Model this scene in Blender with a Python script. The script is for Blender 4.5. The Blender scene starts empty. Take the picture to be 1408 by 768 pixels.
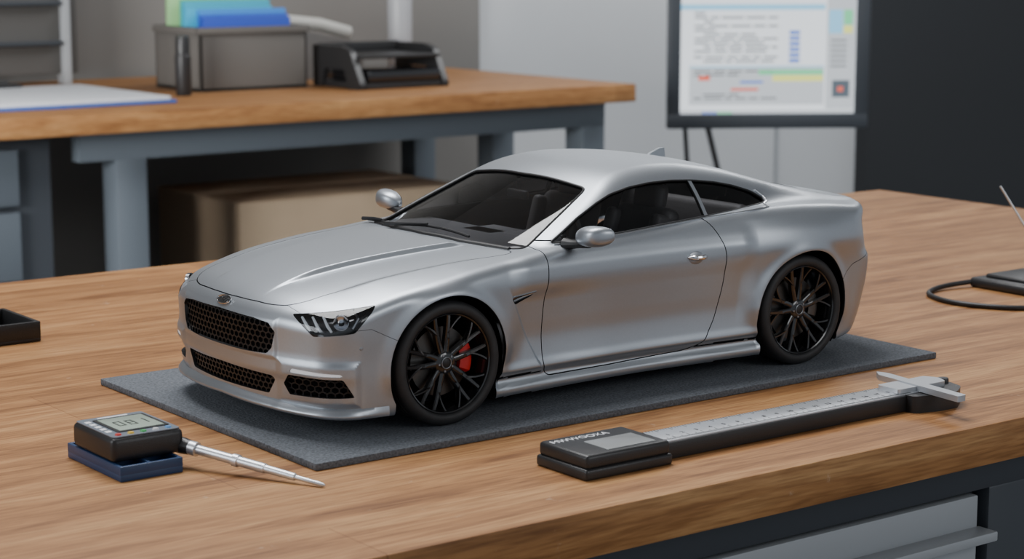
import bpy, bmesh, math, numpy as np
from mathutils import Vector, Matrix
pi=math.pi
TOP=0.900; Z0=0.904
# ------------------------------------------------------------ materials
def mat(name, col=(.5,.5,.5), rough=.5, metal=0., coat=0., noise=0., nscale=50., bump=0., emis=None, estr=0., spec=.5):
    m=bpy.data.materials.new(name); m.use_nodes=True
    nt=m.node_tree; b=nt.nodes['Principled BSDF']
    b.inputs['Base Color'].default_value=(*col,1); b.inputs['Roughness'].default_value=rough
    b.inputs['Metallic'].default_value=metal; b.inputs['Coat Weight'].default_value=coat
    b.inputs['Coat Roughness'].default_value=.15
    b.inputs['Specular IOR Level'].default_value=spec
    if emis: b.inputs['Emission Color'].default_value=(*emis,1); b.inputs['Emission Strength'].default_value=estr
    if noise>0 or bump>0:
        tc=nt.nodes.new('ShaderNodeTexCoord'); n=nt.nodes.new('ShaderNodeTexNoise')
        n.inputs['Scale'].default_value=nscale; n.inputs['Detail'].default_value=4
        nt.links.new(tc.outputs['Object'],n.inputs['Vector'])
        if noise>0:
            r=nt.nodes.new('ShaderNodeValToRGB')
            r.color_ramp.elements[0].position=.3; r.color_ramp.elements[1].position=.7
            r.color_ramp.elements[0].color=(*[c*(1-noise) for c in col],1)
            r.color_ramp.elements[1].color=(*[min(1,c*(1+noise)) for c in col],1)
            nt.links.new(n.outputs['Fac'],r.inputs['Fac']); nt.links.new(r.outputs['Color'],b.inputs['Base Color'])
        if bump>0:
            bp=nt.nodes.new('ShaderNodeBump'); bp.inputs['Strength'].default_value=bump; bp.inputs['Distance'].default_value=.001
            nt.links.new(n.outputs['Fac'],bp.inputs['Height']); nt.links.new(bp.outputs['Normal'],b.inputs['Normal'])
    return m
def glass_mat(name,tint,rough=.02,ior=1.5):
    m=bpy.data.materials.new(name); m.use_nodes=True; nt=m.node_tree; nt.nodes.clear()
    o=nt.nodes.new('ShaderNodeOutputMaterial'); mx=nt.nodes.new('ShaderNodeMixShader')
    t=nt.nodes.new('ShaderNodeBsdfTransparent'); g=nt.nodes.new('ShaderNodeBsdfGlossy'); f=nt.nodes.new('ShaderNodeFresnel')
    t.inputs['Color'].default_value=(*tint,1); g.inputs['Roughness'].default_value=rough; f.inputs['IOR'].default_value=ior
    g.inputs['Color'].default_value=(.9,.9,.9,1)
    nt.links.new(f.outputs[0],mx.inputs[0]); nt.links.new(t.outputs[0],mx.inputs[1]); nt.links.new(g.outputs[0],mx.inputs[2]); nt.links.new(mx.outputs[0],o.inputs[0])
    return m
def wood_mat(name,c1,c2,c3,stave=True):
    m=bpy.data.materials.new(name); m.use_nodes=True; nt=m.node_tree; b=nt.nodes['Principled BSDF']; L=nt.links
    tc=nt.nodes.new('ShaderNodeTexCoord')
    mp=nt.nodes.new('ShaderNodeMapping'); mp.inputs['Scale'].default_value=(2.6,26,26)
    L.new(tc.outputs['Object'],mp.inputs['Vector'])
    n1=nt.nodes.new('ShaderNodeTexNoise'); n1.inputs['Scale'].default_value=2.2; n1.inputs['Detail'].default_value=8; n1.inputs['Roughness'].default_value=.62; n1.inputs['Distortion'].default_value=.8
    L.new(mp.outputs[0],n1.inputs['Vector'])
    mp2=nt.nodes.new('ShaderNodeMapping'); mp2.inputs['Scale'].default_value=(16,260,260); L.new(tc.outputs['Object'],mp2.inputs['Vector'])
    n2=nt.nodes.new('ShaderNodeTexNoise'); n2.inputs['Scale'].default_value=2.0; n2.inputs['Detail'].default_value=3; L.new(mp2.outputs[0],n2.inputs['Vector'])
    r=nt.nodes.new('ShaderNodeValToRGB'); e=r.color_ramp.elements
    e[0].position=.32; e[0].color=(*c1,1); e[1].position=.68; e[1].color=(*c3,1); x=e.new(.5); x.color=(*c2,1)
    L.new(n1.outputs['Fac'],r.inputs['Fac'])
    mx=nt.nodes.new('ShaderNodeMixRGB'); mx.blend_type='MULTIPLY'; mx.inputs['Fac'].default_value=.6
    r2=nt.nodes.new('ShaderNodeValToRGB'); r2.color_ramp.elements[0].position=.35; r2.color_ramp.elements[0].color=(.50,.42,.34,1); r2.color_ramp.elements[1].position=.6
    L.new(n2.outputs['Fac'],r2.inputs['Fac']); L.new(r.outputs[0],mx.inputs[1]); L.new(r2.outputs[0],mx.inputs[2])
    last=mx.outputs[0]
    if stave:
        bk=nt.nodes.new('ShaderNodeTexBrick'); bk.inputs['Scale'].default_value=1.0
        bk.inputs['Brick Width'].default_value=.62; bk.inputs['Row Height'].default_value=.085; bk.inputs['Mortar Size'].default_value=.0004
        bk.inputs['Color1'].default_value=(.86,.84,.82,1); bk.inputs['Color2'].default_value=(1.06,1.06,1.06,1); bk.inputs['Mortar'].default_value=(.6,.52,.45,1)
        L.new(tc.outputs['Object'],bk.inputs['Vector'])
        m2=nt.nodes.new('ShaderNodeMixRGB'); m2.blend_type='MULTIPLY'; m2.inputs['Fac'].default_value=.8
        L.new(last,m2.inputs[1]); L.new(bk.outputs['Color'],m2.inputs[2]); last=m2.outputs[0]
    n3=nt.nodes.new('ShaderNodeTexNoise'); n3.inputs['Scale'].default_value=55; n3.inputs['Detail'].default_value=6; n3.inputs['Roughness'].default_value=.7
    L.new(tc.outputs['Object'],n3.inputs['Vector'])
    r3=nt.nodes.new('ShaderNodeValToRGB'); r3.color_ramp.elements[0].position=.66; r3.color_ramp.elements[0].color=(0,0,0,1); r3.color_ramp.elements[1].position=.76; r3.color_ramp.elements[1].color=(.45,.45,.45,1)
    L.new(n3.outputs['Fac'],r3.inputs['Fac'])
    m3=nt.nodes.new('ShaderNodeMixRGB'); L.new(r3.outputs[0],m3.inputs['Fac']); L.new(last,m3.inputs[1]); m3.inputs[2].default_value=(.62,.5,.38,1)
    L.new(m3.outputs[0],b.inputs['Base Color'])
    b.inputs['Roughness'].default_value=.55; b.inputs['Specular IOR Level'].default_value=.3
    bp=nt.nodes.new('ShaderNodeBump'); bp.inputs['Strength'].default_value=.25; bp.inputs['Distance'].default_value=.0006
    L.new(n2.outputs['Fac'],bp.inputs['Height']); L.new(bp.outputs[0],b.inputs['Normal'])
    return m
PAINT=mat('silver_paint',(.405,.435,.47),.38,.84,.12,noise=.02,nscale=900)
BLACKG=mat('gloss_black',(.008,.008,.009),.12,0,.6)
BLACKM=mat('matt_black',(.010,.010,.011),.5)
MESHB=mat('mesh_black',(.014,.014,.015),.35,spec=.3)
DARK=mat('inner_dark',(.006,.006,.007),.8,spec=.1)
RUBBER=mat('tyre_rubber',(.018,.018,.019),.6,noise=.2,nscale=200,bump=.1)
CHROME=mat('chrome',(.75,.76,.78),.14,1.)
DISC=mat('brake_steel',(.10,.095,.09),.4,.9)
RED=mat('caliper_red',(.5,.012,.01),.35)
LAMPW=mat('lamp_white',(.8,.82,.85),.2,emis=(.9,.95,1),estr=.2)
TAILR=mat('tail_red',(.12,.004,.004),.15,0,.5)
TRIMG=mat('satin_grey',(.3,.31,.33),.35,.8)
SEATM=mat('seat_fabric',(.10,.094,.092),.5,bump=.2,nscale=400)
DASHM=mat('dash_plastic',(.13,.13,.135),.45)
GLASS=glass_mat('tinted_glass',(.70,.71,.73))
LENS=glass_mat('lens_glass',(.85,.87,.9))
FELT=mat('felt_grey',(.125,.135,.15),.95,noise=.35,nscale=700,bump=.6,spec=.1)
WOOD=wood_mat('bench_wood',(.205,.086,.026),(.365,.174,.062),(.49,.268,.108))
WOOD2=wood_mat('bench_wood_far',(.25,.108,.036),(.38,.183,.067),(.45,.24,.095))
STEELD=mat('slate_steel',(.045,.052,.062),.45,.2)
STEELB=mat('bluegrey_steel',(.10,.12,.142),.45,.1)
STEELG=mat('grey_steel',(.36,.38,.40),.42,.1)
PLK=mat('black_plastic',(.018,.018,.019),.38,bump=.15,nscale=1500)
BLUEP=mat('blue_plastic',(.018,.05,.13),.4)
LCD=mat('lcd',(.34,.41,.34),.25)
LCDD=mat('lcd_digit',(.03,.035,.03),.5)
SATIN=mat('satin_steel',(.62,.64,.67),.32,.75)
WHITE=mat('white_print',(.75,.76,.78),.5)
# ------------------------------------------------------------ mesh helpers
def link(o,parent=None):
    bpy.context.scene.collection.objects.link(o)
    if parent: o.parent=parent
    return o
def empty(name,loc,label=None,cat=None,parent=None):
    o=bpy.data.objects.new(name,None); o.location=loc; o.empty_display_size=.02; link(o,parent)
    if label: o['label']=label; o['category']=cat
    return o
def tag(o,label,cat): o['label']=label; o['category']=cat; return o
def mk(name,V,F,m,parent=None,loc=(0,0,0),sharp=35,rot=None):
    me=bpy.data.meshes.new(name); me.from_pydata([tuple(map(float,v)) for v in V],[],[tuple(f) for f in F]); me.update()
    ms=m if isinstance(m,(list,tuple)) else [m]
    for q in ms: me.materials.append(q)
    me.polygons.foreach_set('use_smooth',[True]*len(me.polygons))
    me.set_sharp_from_angle(angle=math.radians(sharp))
    o=bpy.data.objects.new(name,me); o.location=loc
    if rot: o.rotation_euler=rot
    return link(o,parent)
def bm_geo(bm):
    bm.verts.ensure_lookup_table(); bm.verts.index_update()
    V=[v.co.copy() for v in bm.verts]; F=[[v.index for v in f.verts] for f in bm.faces]; bm.free(); return V,F
def g_box(c,s,bev=0,seg=2,rot=None):
    bm=bmesh.new(); bmesh.ops.create_cube(bm,size=1)
    for v in bm.verts: v.co=Vector((v.co.x*s[0],v.co.y*s[1],v.co.z*s[2]))
    if bev>0: bmesh.ops.bevel(bm,geom=list(bm.edges),offset=bev,segments=seg,affect='EDGES',profile=.5)
    R=rot.to_matrix() if rot else None
    for v in bm.verts:
        p=v.co
        if R: p=R@p
        v.co=p+Vector(c)
    return bm_geo(bm)
def box_mm(a,b,bev=0,seg=2):
    return g_box([(a[i]+b[i])/2 for i in range(3)],[abs(b[i]-a[i]) for i in range(3)],bev,seg)
def g_join(*gs):
    V=[];F=[]
    for v,f in gs:
        n=len(V); V+=list(v); F+=[[i+n for i in p] for p in f]
    return V,F
def g_lathe(prof,axis='z',n=48,c=(0,0,0),closed=False):
    V=[];F=[];k=len(prof)
    for i in range(n):
        a=2*pi*i/n; ca,sa=math.cos(a),math.sin(a)
        for r,h in prof:
            if axis=='z': p=(r*ca,r*sa,h)
            elif axis=='y': p=(r*ca,h,r*sa)
            else: p=(h,r*ca,r*sa)
            V.append(Vector(p)+Vector(c))
    kk=k if closed else k-1
    for i in range(n):
        j=(i+1)%n
        for q in range(kk):
            q2=(q+1)%k
            F.append([i*k+q,j*k+q,j*k+q2,i*k+q2])
    if not closed:
        if prof[0][0]>1e-6: F.append([i*k for i in range(n)][::-1])
        if prof[-1][0]>1e-6: F.append([i*k+k-1 for i in range(n)])
    return V,F
def g_tube(pts,r,n=8,closed=False):
    pts=[Vector(p) for p in pts]; V=[];F=[];m=len(pts)
    rr=r if isinstance(r,(list,tuple)) else [r]*m
    up=Vector((0,0,1)); prev=None
    for i,p in enumerate(pts):
        if closed: t=(pts[(i+1)%m]-pts[i-1]).normalized()
        else: t=(pts[min(i+1,m-1)]-pts[max(i-1,0)]).normalized()
        if prev is None:
            a=t.cross(up) if abs(t.dot(up))<.95 else t.cross(Vector((1,0,0)))
        else: a=prev-t*prev.dot(t)
        a.normalize(); prev=a; b=t.cross(a)
        for k in range(n):
            an=2*pi*k/n; V.append(p+(a*math.cos(an)+b*math.sin(an))*rr[i])
    for i in range(m if closed else m-1):
        j=(i+1)%m
        for k in range(n):
            l=(k+1)%n; F.append([i*n+k,i*n+l,j*n+l,j*n+k])
    if not closed: F.append(list(range(n))[::-1]); F.append([(m-1)*n+k for k in range(n)])
    return V,F
def g_prism(poly,z0,z1,M=None):
    n=len(poly); V=[Vector((p[0],p[1],z0)) for p in poly]+[Vector((p[0],p[1],z1)) for p in poly]
    F=[list(range(n))[::-1],[i+n for i in range(n)]]+[[i,(i+1)%n,(i+1)%n+n,i+n] for i in range(n)]
    if M: V=[M@v for v in V]
    return V,F
def rpoly(poly,r,n=5):
    out=[];m=len(poly)
    for i in range(m):
        p=np.array(poly[i],float);a=np.array(poly[i-1],float);b=np.array(poly[(i+1)%m],float)
        la=np.linalg.norm(a-p);lb=np.linalg.norm(b-p);ra=min(r,la*.45,lb*.45)
        A=p+(a-p)/la*ra;B=p+(b-p)/lb*ra
        for k in range(n+1):
            t=k/n; out.append(tuple((1-t)**2*A+2*t*(1-t)*p+t*t*B))
    return out
def axes(loc,X,Y):
    X=Vector(X).normalized();Y=Vector(Y); Z=X.cross(Y).normalized(); Y=Z.cross(X)
    M=Matrix((X,Y,Z)).transposed().to_4x4(); M.translation=Vector(loc); return M
def text(name,body,size,M,m,parent,ext=.0001):
    c=bpy.data.curves.new(name,'FONT'); c.body=body; c.size=size; c.extrude=ext; c.align_x='CENTER'; c.align_y='CENTER'
    o=bpy.data.objects.new(name+'_t',c); link(o); bpy.context.view_layer.update()
    me=bpy.data.meshes.new_from_object(o.evaluated_get(bpy.context.evaluated_depsgraph_get()))
    bpy.data.objects.remove(o); me.transform(M); me.materials.clear(); me.materials.append(m)
    q=bpy.data.objects.new(name,me); return link(q,parent)
# ============================================================ CAR BODY SURFACE (full-size metres, scaled by .1)
S=.1
def curve(pts,sig=.02):
    xs=np.array([p[0] for p in pts],float); ys=np.array([p[1] for p in pts],float)
    h=np.diff(xs); d=np.diff(ys)/h; m=np.zeros(len(xs)); m[0]=d[0]; m[-1]=d[-1]
    for i in range(1,len(xs)-1):
        if d[i-1]*d[i]>0:
            w1=2*h[i]+h[i-1]; w2=h[i]+2*h[i-1]; m[i]=(w1+w2)/(w1/d[i-1]+w2/d[i])
    X=np.linspace(xs[0]-.5,xs[-1]+.5,4000); dx=X[1]-X[0]
    Xc=np.clip(X,xs[0],xs[-1]); i=np.clip(np.searchsorted(xs,Xc)-1,0,len(h)-1); t=(Xc-xs[i])/h[i]
    Y=(2*t**3-3*t**2+1)*ys[i]+(t**3-2*t**2+t)*h[i]*m[i]+(-2*t**3+3*t**2)*ys[i+1]+(t**3-t**2)*h[i]*m[i+1]
    Y+= (X-Xc)*np.where(X<xs[0],d[0],d[-1])
    if sig>0:
        k=int(4*sig/dx)+1; g=np.exp(-.5*(np.arange(-k,k+1)*dx/sig)**2); g/=g.sum()
        Y=np.convolve(np.pad(Y,k,mode='edge'),g,'valid')
    return lambda x:np.interp(x,X,Y)
def sst(x,a,b):
    t=np.clip((x-a)/(b-a),0,1); return t*t*(3-2*t)
def smax(a,b,k):
    h=np.maximum(k-np.abs(a-b),0)/k; return np.maximum(a,b)+h*h*k*.25
def smin(a,b,k): return -smax(-a,-b,k)
P1=curve([(.05,.85),(.09,.882),(.12,.901),(.145,.902),(.168,.885),(.195,.872),(.245,.908),(.30,.896),(.40,.890),(.52,.904),(.64,.922),(.76,.942),(.81,.940),(.87,.918),(.97,.86),(1.05,.82)],.007)
P2=curve([(.05,.87),(.09,.895),(.13,.91),(.25,.915),(.4,.92),(.6,.930),(.75,.93),(.85,.91),(.95,.875),(1.05,.835)],.02)
Bx=curve([(-1.0,-.01),(-.5,.0),(0,.02),(.45,.008),(.8,-.012),(1.4,-.022),(1.9,-.006),(2.3,.012),(2.72,.022),(3.1,.0),(3.4,-.04),(3.75,-.11)],.12)
Zc=curve([(-1.0,.55),(-.92,.63),(-.87,.675),(-.81,.722),(-.72,.763),(-.55,.805),(-.3,.847),(0,.880),(.3,.903),(.5,.912),(.8,.925),(1.3,.952),(1.9,.99),(2.4,1.025),(2.7,1.035),(3.0,1.025),(3.3,.995),(3.5,.985),(3.6,.97),(3.9,.9)],.04)
Ze=curve([(-1,.05),(-.5,.055),(0,.055),(.5,.03),(.8,.012),(2,.01),(2.7,.022),(3.4,.04),(3.8,.05)],.1)
XF=curve([(.08,-.84),(.13,-.865),(.17,-.875),(.21,-.88),(.30,-.888),(.345,-.905),(.42,-.905),(.46,-.90),(.6,-.905),(.65,-.91),(.72,-.89),(.85,-.8)],.01)
XR=curve([(.08,3.41),(.2,3.50),(.35,3.56),(.5,3.60),(.62,3.61),(.68,3.57),(.85,3.54),(.95,3.58),(1.0,3.59)],.015)
ZB=curve([(-1,.13),(-.85,.13),(-.5,.10),(0,.09),(2.7,.09),(3.2,.13),(3.7,.2)],.06)
ZR=curve([(.0,.68),(.30,.83),(.44,.90),(.8,1.06),(1.05,1.165),(1.2,1.228),(1.3,1.268),(1.42,1.30),(1.58,1.322),(1.75,1.330),(1.95,1.324),(2.15,1.300),(2.35,1.264),(2.6,1.198),(2.93,1.105),(3.2,1.025),(3.5,.93),(3.9,.8)],.035)
YB=curve([(.3,.80),(.6,.82),(.9,.84),(1.3,.85),(1.9,.84),(2.3,.81),(2.6,.765),(3.0,.68),(3.4,.58),(3.8,.5)],.1)
WX=(0.0,2.72)
def Yside(x,z):
    Dw=sst(x,.40,.56)*(1-sst(x,2.18,2.32)); Dt=sst(x,.30,.37)*(1-sst(x,2.35,2.42))
    lw=1-sst(z,.24,.42); D=Dw+(Dt-Dw)*lw
    y=D*P1(z)+(1-D)*P2(z)+Bx(x)
    y=y+.024*np.exp(-((x-0)/.42)**2-((z-.75)/.16)**2)+.060*np.exp(-(np.abs(x-2.75)/.52)**2.4-(np.abs(z-.84)/.17)**2.4)
    for wx in WX:
        r=np.sqrt((x-wx)**2+(z-.35)**2); y=y+.020*np.exp(-((r-.385)/.045)**2)*sst(z,.18,.34)
    ln=(x-.43)-(0.66-z)*.56
    y=y-.018*sst(ln,0,.025)*(1-sst(x,.72,1.2))*(1-sst(z,.62,.74))*sst(z,.18,.26)
    return y
def scp(x,ay): return (x+.83)*.787+(ay-.61)*.617
def f_all(x,y,z):
    ay=np.abs(y)
    off=.13*(ay/.75)**2.4
    side=ay-Yside(x,z)
    front=XF(z)+off-x
    rear=x-XR(z)+.15*(ay/.8)**2.6
    fr=1-sst(x,-.5,.2)
    xt=x-off*fr*.9
    yr=.27+.16*(x+.8)/1.4
    dome=.027*sst(yr+.03-ay,0,.03)*sst(x,-.80,-.42)*(1-sst(x,.36,.50))
    dome=dome+.010*sst(ay-(.60+.10*(x+.8)),0,.05)*sst(x,-.6,-.3)*(1-sst(x,.1,.45))
    top=z-(Zc(xt)-Ze(x)*(ay/.85)**3+dome)
    a=smax(side,front,.15)
    nose=1-sst(x,-.52,-.36)
    d1=np.maximum(np.abs(scp(x,ay)-.165)-.21,np.abs(z-.30)-.10)
    d2=np.maximum(ay-.51,np.abs(z-.527)-.10)
    a=a-(.010*(1-sst(d1,-.01,.035))+.010*(1-sst(d2,-.005,.025)))*nose
    a=smax(a,rear,.15)
    a=smax(a,top,.055)
    body=smax(a,ZB(x)-z,.02)
    dz=np.maximum(z-.92,-.02)
    gs=ay-(YB(x)-.42*dz-.85*dz*np.abs(dz))
    gt=z-ZR(x-.20*y*y*(1-sst(x,1.3,2.2)))+.10*y*y
    g=smax(gs,gt*.9,.06)
    g=np.maximum(smax(g,.6-z,.01),x-3.4)
    k=.02+.10*sst(x,2.3,2.9)
    return smin(body,g,k)
def grad(P):
    e=1.5e-3; x,y,z=P[:,0],P[:,1],P[:,2]
    N=np.stack([f_all(x+e,y,z)-f_all(x-e,y,z),f_all(x,y+e,z)-f_all(x,y-e,z),f_all(x,y,z+e)-f_all(x,y,z-e)],1)
    return N/np.linalg.norm(N,axis=1,keepdims=True)
def proj(P,d,L,it=24):
    P=np.array(P,float).reshape(-1,3); d=np.array(d,float).reshape(-1,3); d=d/np.linalg.norm(d,axis=1,keepdims=True)
    ts=np.linspace(0,L,80); lo=np.zeros(len(P)); hi=np.full(len(P),L); found=np.zeros(len(P),bool)
    for i in range(1,80):
        Q=P+ts[i]*d; ins=(f_all(Q[:,0],Q[:,1],Q[:,2])<0)&~found
        lo[ins]=ts[i-1]; hi[ins]=ts[i]; found|=ins
    for _ in range(it):
        m=(lo+hi)/2; Q=P+m[:,None]*d; i=f_all(Q[:,0],Q[:,1],Q[:,2])<0
        hi=np.where(i,m,hi); lo=np.where(i,lo,m)
    return P+hi[:,None]*d
NT=560; H=NT//2+1
th=np.linspace(-pi/2,pi/2,H)
rows=[]
nf,ni,nr=140,350,60; xa,xb=-.35,3.1
for i in range(nf):
    p=.003+(pi/2-.003)*i/nf; rows.append((xa,-math.cos(p),math.sin(p),.50))
for i in range(ni): 
    x=xa+(xb-xa)*i/(ni-1); rows.append((x,0,1,.50+.10*min(1,max(0,(x-xa)/.8))))
for i in range(1,nr):
    p=pi/2*(1-i/nr)+.003; rows.append((xb,math.cos(p),math.sin(p),.60))
R=np.array(rows); M_=len(R)
ox=np.repeat(R[:,0],H); oz=np.repeat(R[:,3],H)
dx=np.repeat(R[:,1],H); rad=np.repeat(R[:,2],H); T=np.tile(th,M_)
dy=rad*np.cos(T); dz_=rad*np.sin(T)
lo=np.zeros(len(ox)); hi=np.full(len(ox),1.6)
for _ in range(24):
    m=(lo+hi)/2; i=f_all(ox+m*dx,m*dy,oz+m*dz_)<0
    lo=np.where(i,m,lo); hi=np.where(i,hi,m)
half=np.stack([ox+lo*dx,lo*dy,oz+lo*dz_],1).reshape(M_,H,3)
full=np.concatenate([half,half[:,H-2:0:-1]*np.array([1,-1,1])],1)
V=full.reshape(-1,3); idx=np.arange(M_*NT).reshape(M_,NT)
a=idx[:-1]; b=idx[1:]; a2=np.roll(a,-1,1); b2=np.roll(b,-1,1)
Q=np.stack([a,a2,b2,b],-1).reshape(-1,4)
N=grad(V)
c=len(Q)//2; fn=np.cross(V[Q[c,1]]-V[Q[c,0]],V[Q[c,2]]-V[Q[c,0]])
if fn@N[Q[c,0]]<0: Q=Q[:,::-1].copy()
def compact(V,N,Q,P):
    used=np.zeros(len(V),bool)
    if len(Q): used[Q.ravel()]=True
    if P: used[[i for p in P for i in p]]=True
    mp=np.cumsum(used)-1
    return V[used],N[used],(mp[Q] if len(Q) else Q),[[int(mp[i]) for i in p] for p in P]
def clip(m,g):
    V,N,Q,P=m
    pos=g>0; cnt=pos[Q].sum(1) if len(Q) else np.zeros(0)
    keep=Q[cnt==4]; cross=Q[(cnt>0)&(cnt<4)].tolist(); outP=[]
    for p in P:
        s=sum(bool(pos[i]) for i in p)
        if s==len(p): outP.append(p)
        elif s: cross.append(p)
    nv=[];nn=[];cache={};n0=len(V)
    def e(a,b):
        k=(a,b) if a<b else (b,a)
        if k in cache: return cache[k]
        a,b=k; t=g[a]/(g[a]-g[b]); nv.append(V[a]+(V[b]-V[a])*t); q=N[a]+(N[b]-N[a])*t; nn.append(q/np.linalg.norm(q))
        cache[k]=n0+len(nv)-1; return cache[k]
    for p in cross:
        o=[]
        for i in range(len(p)):
            a=p[i];b=p[(i+1)%len(p)]
            if pos[a]: o.append(a)
            if pos[a]!=pos[b]: o.append(e(a,b))
        if len(o)>2: outP.append(o)
    if nv: V=np.vstack([V,nv]); N=np.vstack([N,nn])
    return compact(V,N,keep,outP)
def sdp(px,py,poly):
    P=np.array(poly,float); n=len(P); d=np.full(len(px),1e9); s=np.ones(len(px))
    for i in range(n):
        j=i-1; e=P[j]-P[i]; wx=px-P[i,0]; wy=py-P[i,1]
        t=np.clip((wx*e[0]+wy*e[1])/(e@e),0,1); bx=wx-e[0]*t; by=wy-e[1]*t
        d=np.minimum(d,bx*bx+by*by)
        c1=py>=P[i,1]; c2=py<P[j,1]; c3=e[0]*wy>e[1]*wx
        s=np.where((c1&c2&c3)|(~c1&~c2&~c3),-s,s)
    return s*np.sqrt(d)
def boundary(m):
    V,N,Q,P=m; n=len(V); es=[]
    if len(Q):
        for k in range(4): es.append(Q[:,k].astype(np.int64)*n+Q[:,(k+1)%4])
    if P: es.append(np.array([p[i]*n+p[(i+1)%len(p)] for p in P for i in range(len(p))],np.int64))
    k=np.concatenate(es); rev=(k%n)*n+k//n
    bd=k[~np.isin(k,rev)]; return bd//n,bd%n
def panel(name,m,th,mats,parent,inset=0.,under=False,loc=None):
    V,N,Q,P=m; V=V-N*inset; n=len(V); a,b=boundary(m)
    Vi=V-N*th; Vs=[V]; Ns=[N]; F=Q.tolist()+P; mi=[0]*len(F)
    if under:
        cz=N[:,2]
        mi=[1 if (cz[f[0]]<-.6 and V[f[0],2]<.22) else 0 for f in F]
    if th>0:
        F=F+[[i+n for i in f[::-1]] for f in F]; mi+= [1]*len(mi)
        Vs.append(Vi); Ns.append(-N); base=2*n; nb=len(a)
        rim=np.stack([V[b],V[a],Vi[a],Vi[b]],1)
        rn=np.cross(rim[:,1]-rim[:,0],rim[:,3]-rim[:,0]); rn/= (np.linalg.norm(rn,axis=1,keepdims=True)+1e-12)
        Vs.append(rim.reshape(-1,3)); Ns.append(np.repeat(rn,4,0))
        F+= (base+np.arange(nb*4).reshape(-1,4)).tolist(); mi+=[2]*nb
    VV=np.vstack(Vs)*S; NN=np.vstack(Ns)
    off=np.zeros(3) if loc is None else np.array(loc)*S
    me=bpy.data.meshes.new(name); me.from_pydata((VV-off).tolist(),[],F); me.update()
    for q in mats: me.materials.append(q)
    me.polygons.foreach_set('material_index',mi); me.polygons.foreach_set('use_smooth',[True]*len(F))
    me.normals_split_custom_set_from_vertices(NN.tolist())
    o=bpy.data.objects.new(name,me); o.location=off; return link(o,parent)
def bowl(name,m,vec,mats,parent,scale=1.,bottom=True):
    V,N,Q,P=m; a,b=boundary(m); n=len(V); vec=np.array(vec,float)
    D=(-N*vec[0] if vec.size==1 else np.tile(vec,(n,1)))
    c=V.mean(0); Vb=(V-c)*scale+c+D
    Va=V-N*.002
    F=[[int(q),int(p),int(p+n),int(q+n)] for p,q in zip(a,b)]; mi=[0]*len(F)
    if bottom: F+=[[i+n for i in f] for f in Q.tolist()+P]; mi+=[1]*(len(Q)+len(P))
    me=bpy.data.meshes.new(name); me.from_pydata((np.vstack([Va,Vb])*S).tolist(),[],F); me.update()
    for q in mats: me.materials.append(q)
    me.polygons.foreach_set('material_index',mi); me.polygons.foreach_set('use_smooth',[True]*len(F)); me.set_sharp_from_angle(angle=.6)
    return link(bpy.data.objects.new(name,me),parent)
car=empty('model_car',(0,0,Z0),'satin silver scale model coupe with black wheels on felt mat','model car')
mesh=(V,N,Q,[])
def X(m): return m[0][:,0],m[0][:,1],m[0][:,2]
for wx in WX:
    x,y,z=X(mesh); g=np.maximum(np.sqrt((x-wx)**2+(z-.35)**2)-.388,.5-np.abs(y)); mesh=clip(mesh,g)
    x,y,z=X(mesh); g=np.maximum(np.maximum(np.abs(x-wx)-.34,z-.33),.5-np.abs(y)); mesh=clip(mesh,g)
def take(mesh,gf,gap=0.,both=True):
    g=gf(*X(mesh)); ins=clip(mesh,-g-gap); out=clip(mesh,g-gap); return ins,out
# windows
DLO=[(.80,.932),(1.05,1.055),(1.22,1.125),(1.34,1.165),(1.5,1.192),(1.68,1.206),(1.85,1.207),(2.02,1.197),(2.2,1.174),(2.35,1.143),(2.50,1.096),(2.575,1.05),(2.57,1.03),(2.5,1.022),(2.2,1.003),(1.87,.985),(1.3,.953)]
DLOr=rpoly(DLO,.03,3)
WSC=[(.485,0),(.51,-.35),(.60,-.70),(.655,-.745),(1.0,-.65),(1.26,-.572),(1.245,-.45),(1.215,0)]
WSC=WSC+[(p[0],-p[1]) for p in WSC[-2:0:-1]]
WSr=rpoly(WSC,.05,4)
RWC=[(2.42,-.50),(2.5,-.53),(3.08,-.52),(3.12,-.45),(3.15,0),(3.12,.45),(3.08,.52),(2.5,.53),(2.42,.50),(2.38,0)]
ws,mesh=take(mesh,lambda x,y,z:np.maximum(sdp(x,y,WSr),.7-z))
rw,mesh=take(mesh,lambda x,y,z:np.maximum(sdp(x,y,rpoly(RWC,.05,4)),.7-z))
BM=(PAINT,DARK,BLACKM)
panel('windscreen',ws,.0,[GLASS],car,inset=.010); panel('rear_window',rw,.0,[GLASS],car,inset=.010)
for s in (-1,1):
    a_,mesh=take(mesh,lambda x,y,z:np.maximum(np.maximum(sdp(x,z,DLOr),x-1.99-.06*(1.2-z)),.4-s*y))
    q_,mesh=take(mesh,lambda x,y,z:np.maximum(np.maximum(sdp(x,z,DLOr),2.018+.06*(1.2-z)-x),.4-s*y))
    panel('door_window',a_,0,[GLASS],car,inset=.012); panel('quarter_window',q_,0,[GLASS],car,inset=.012)
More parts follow.
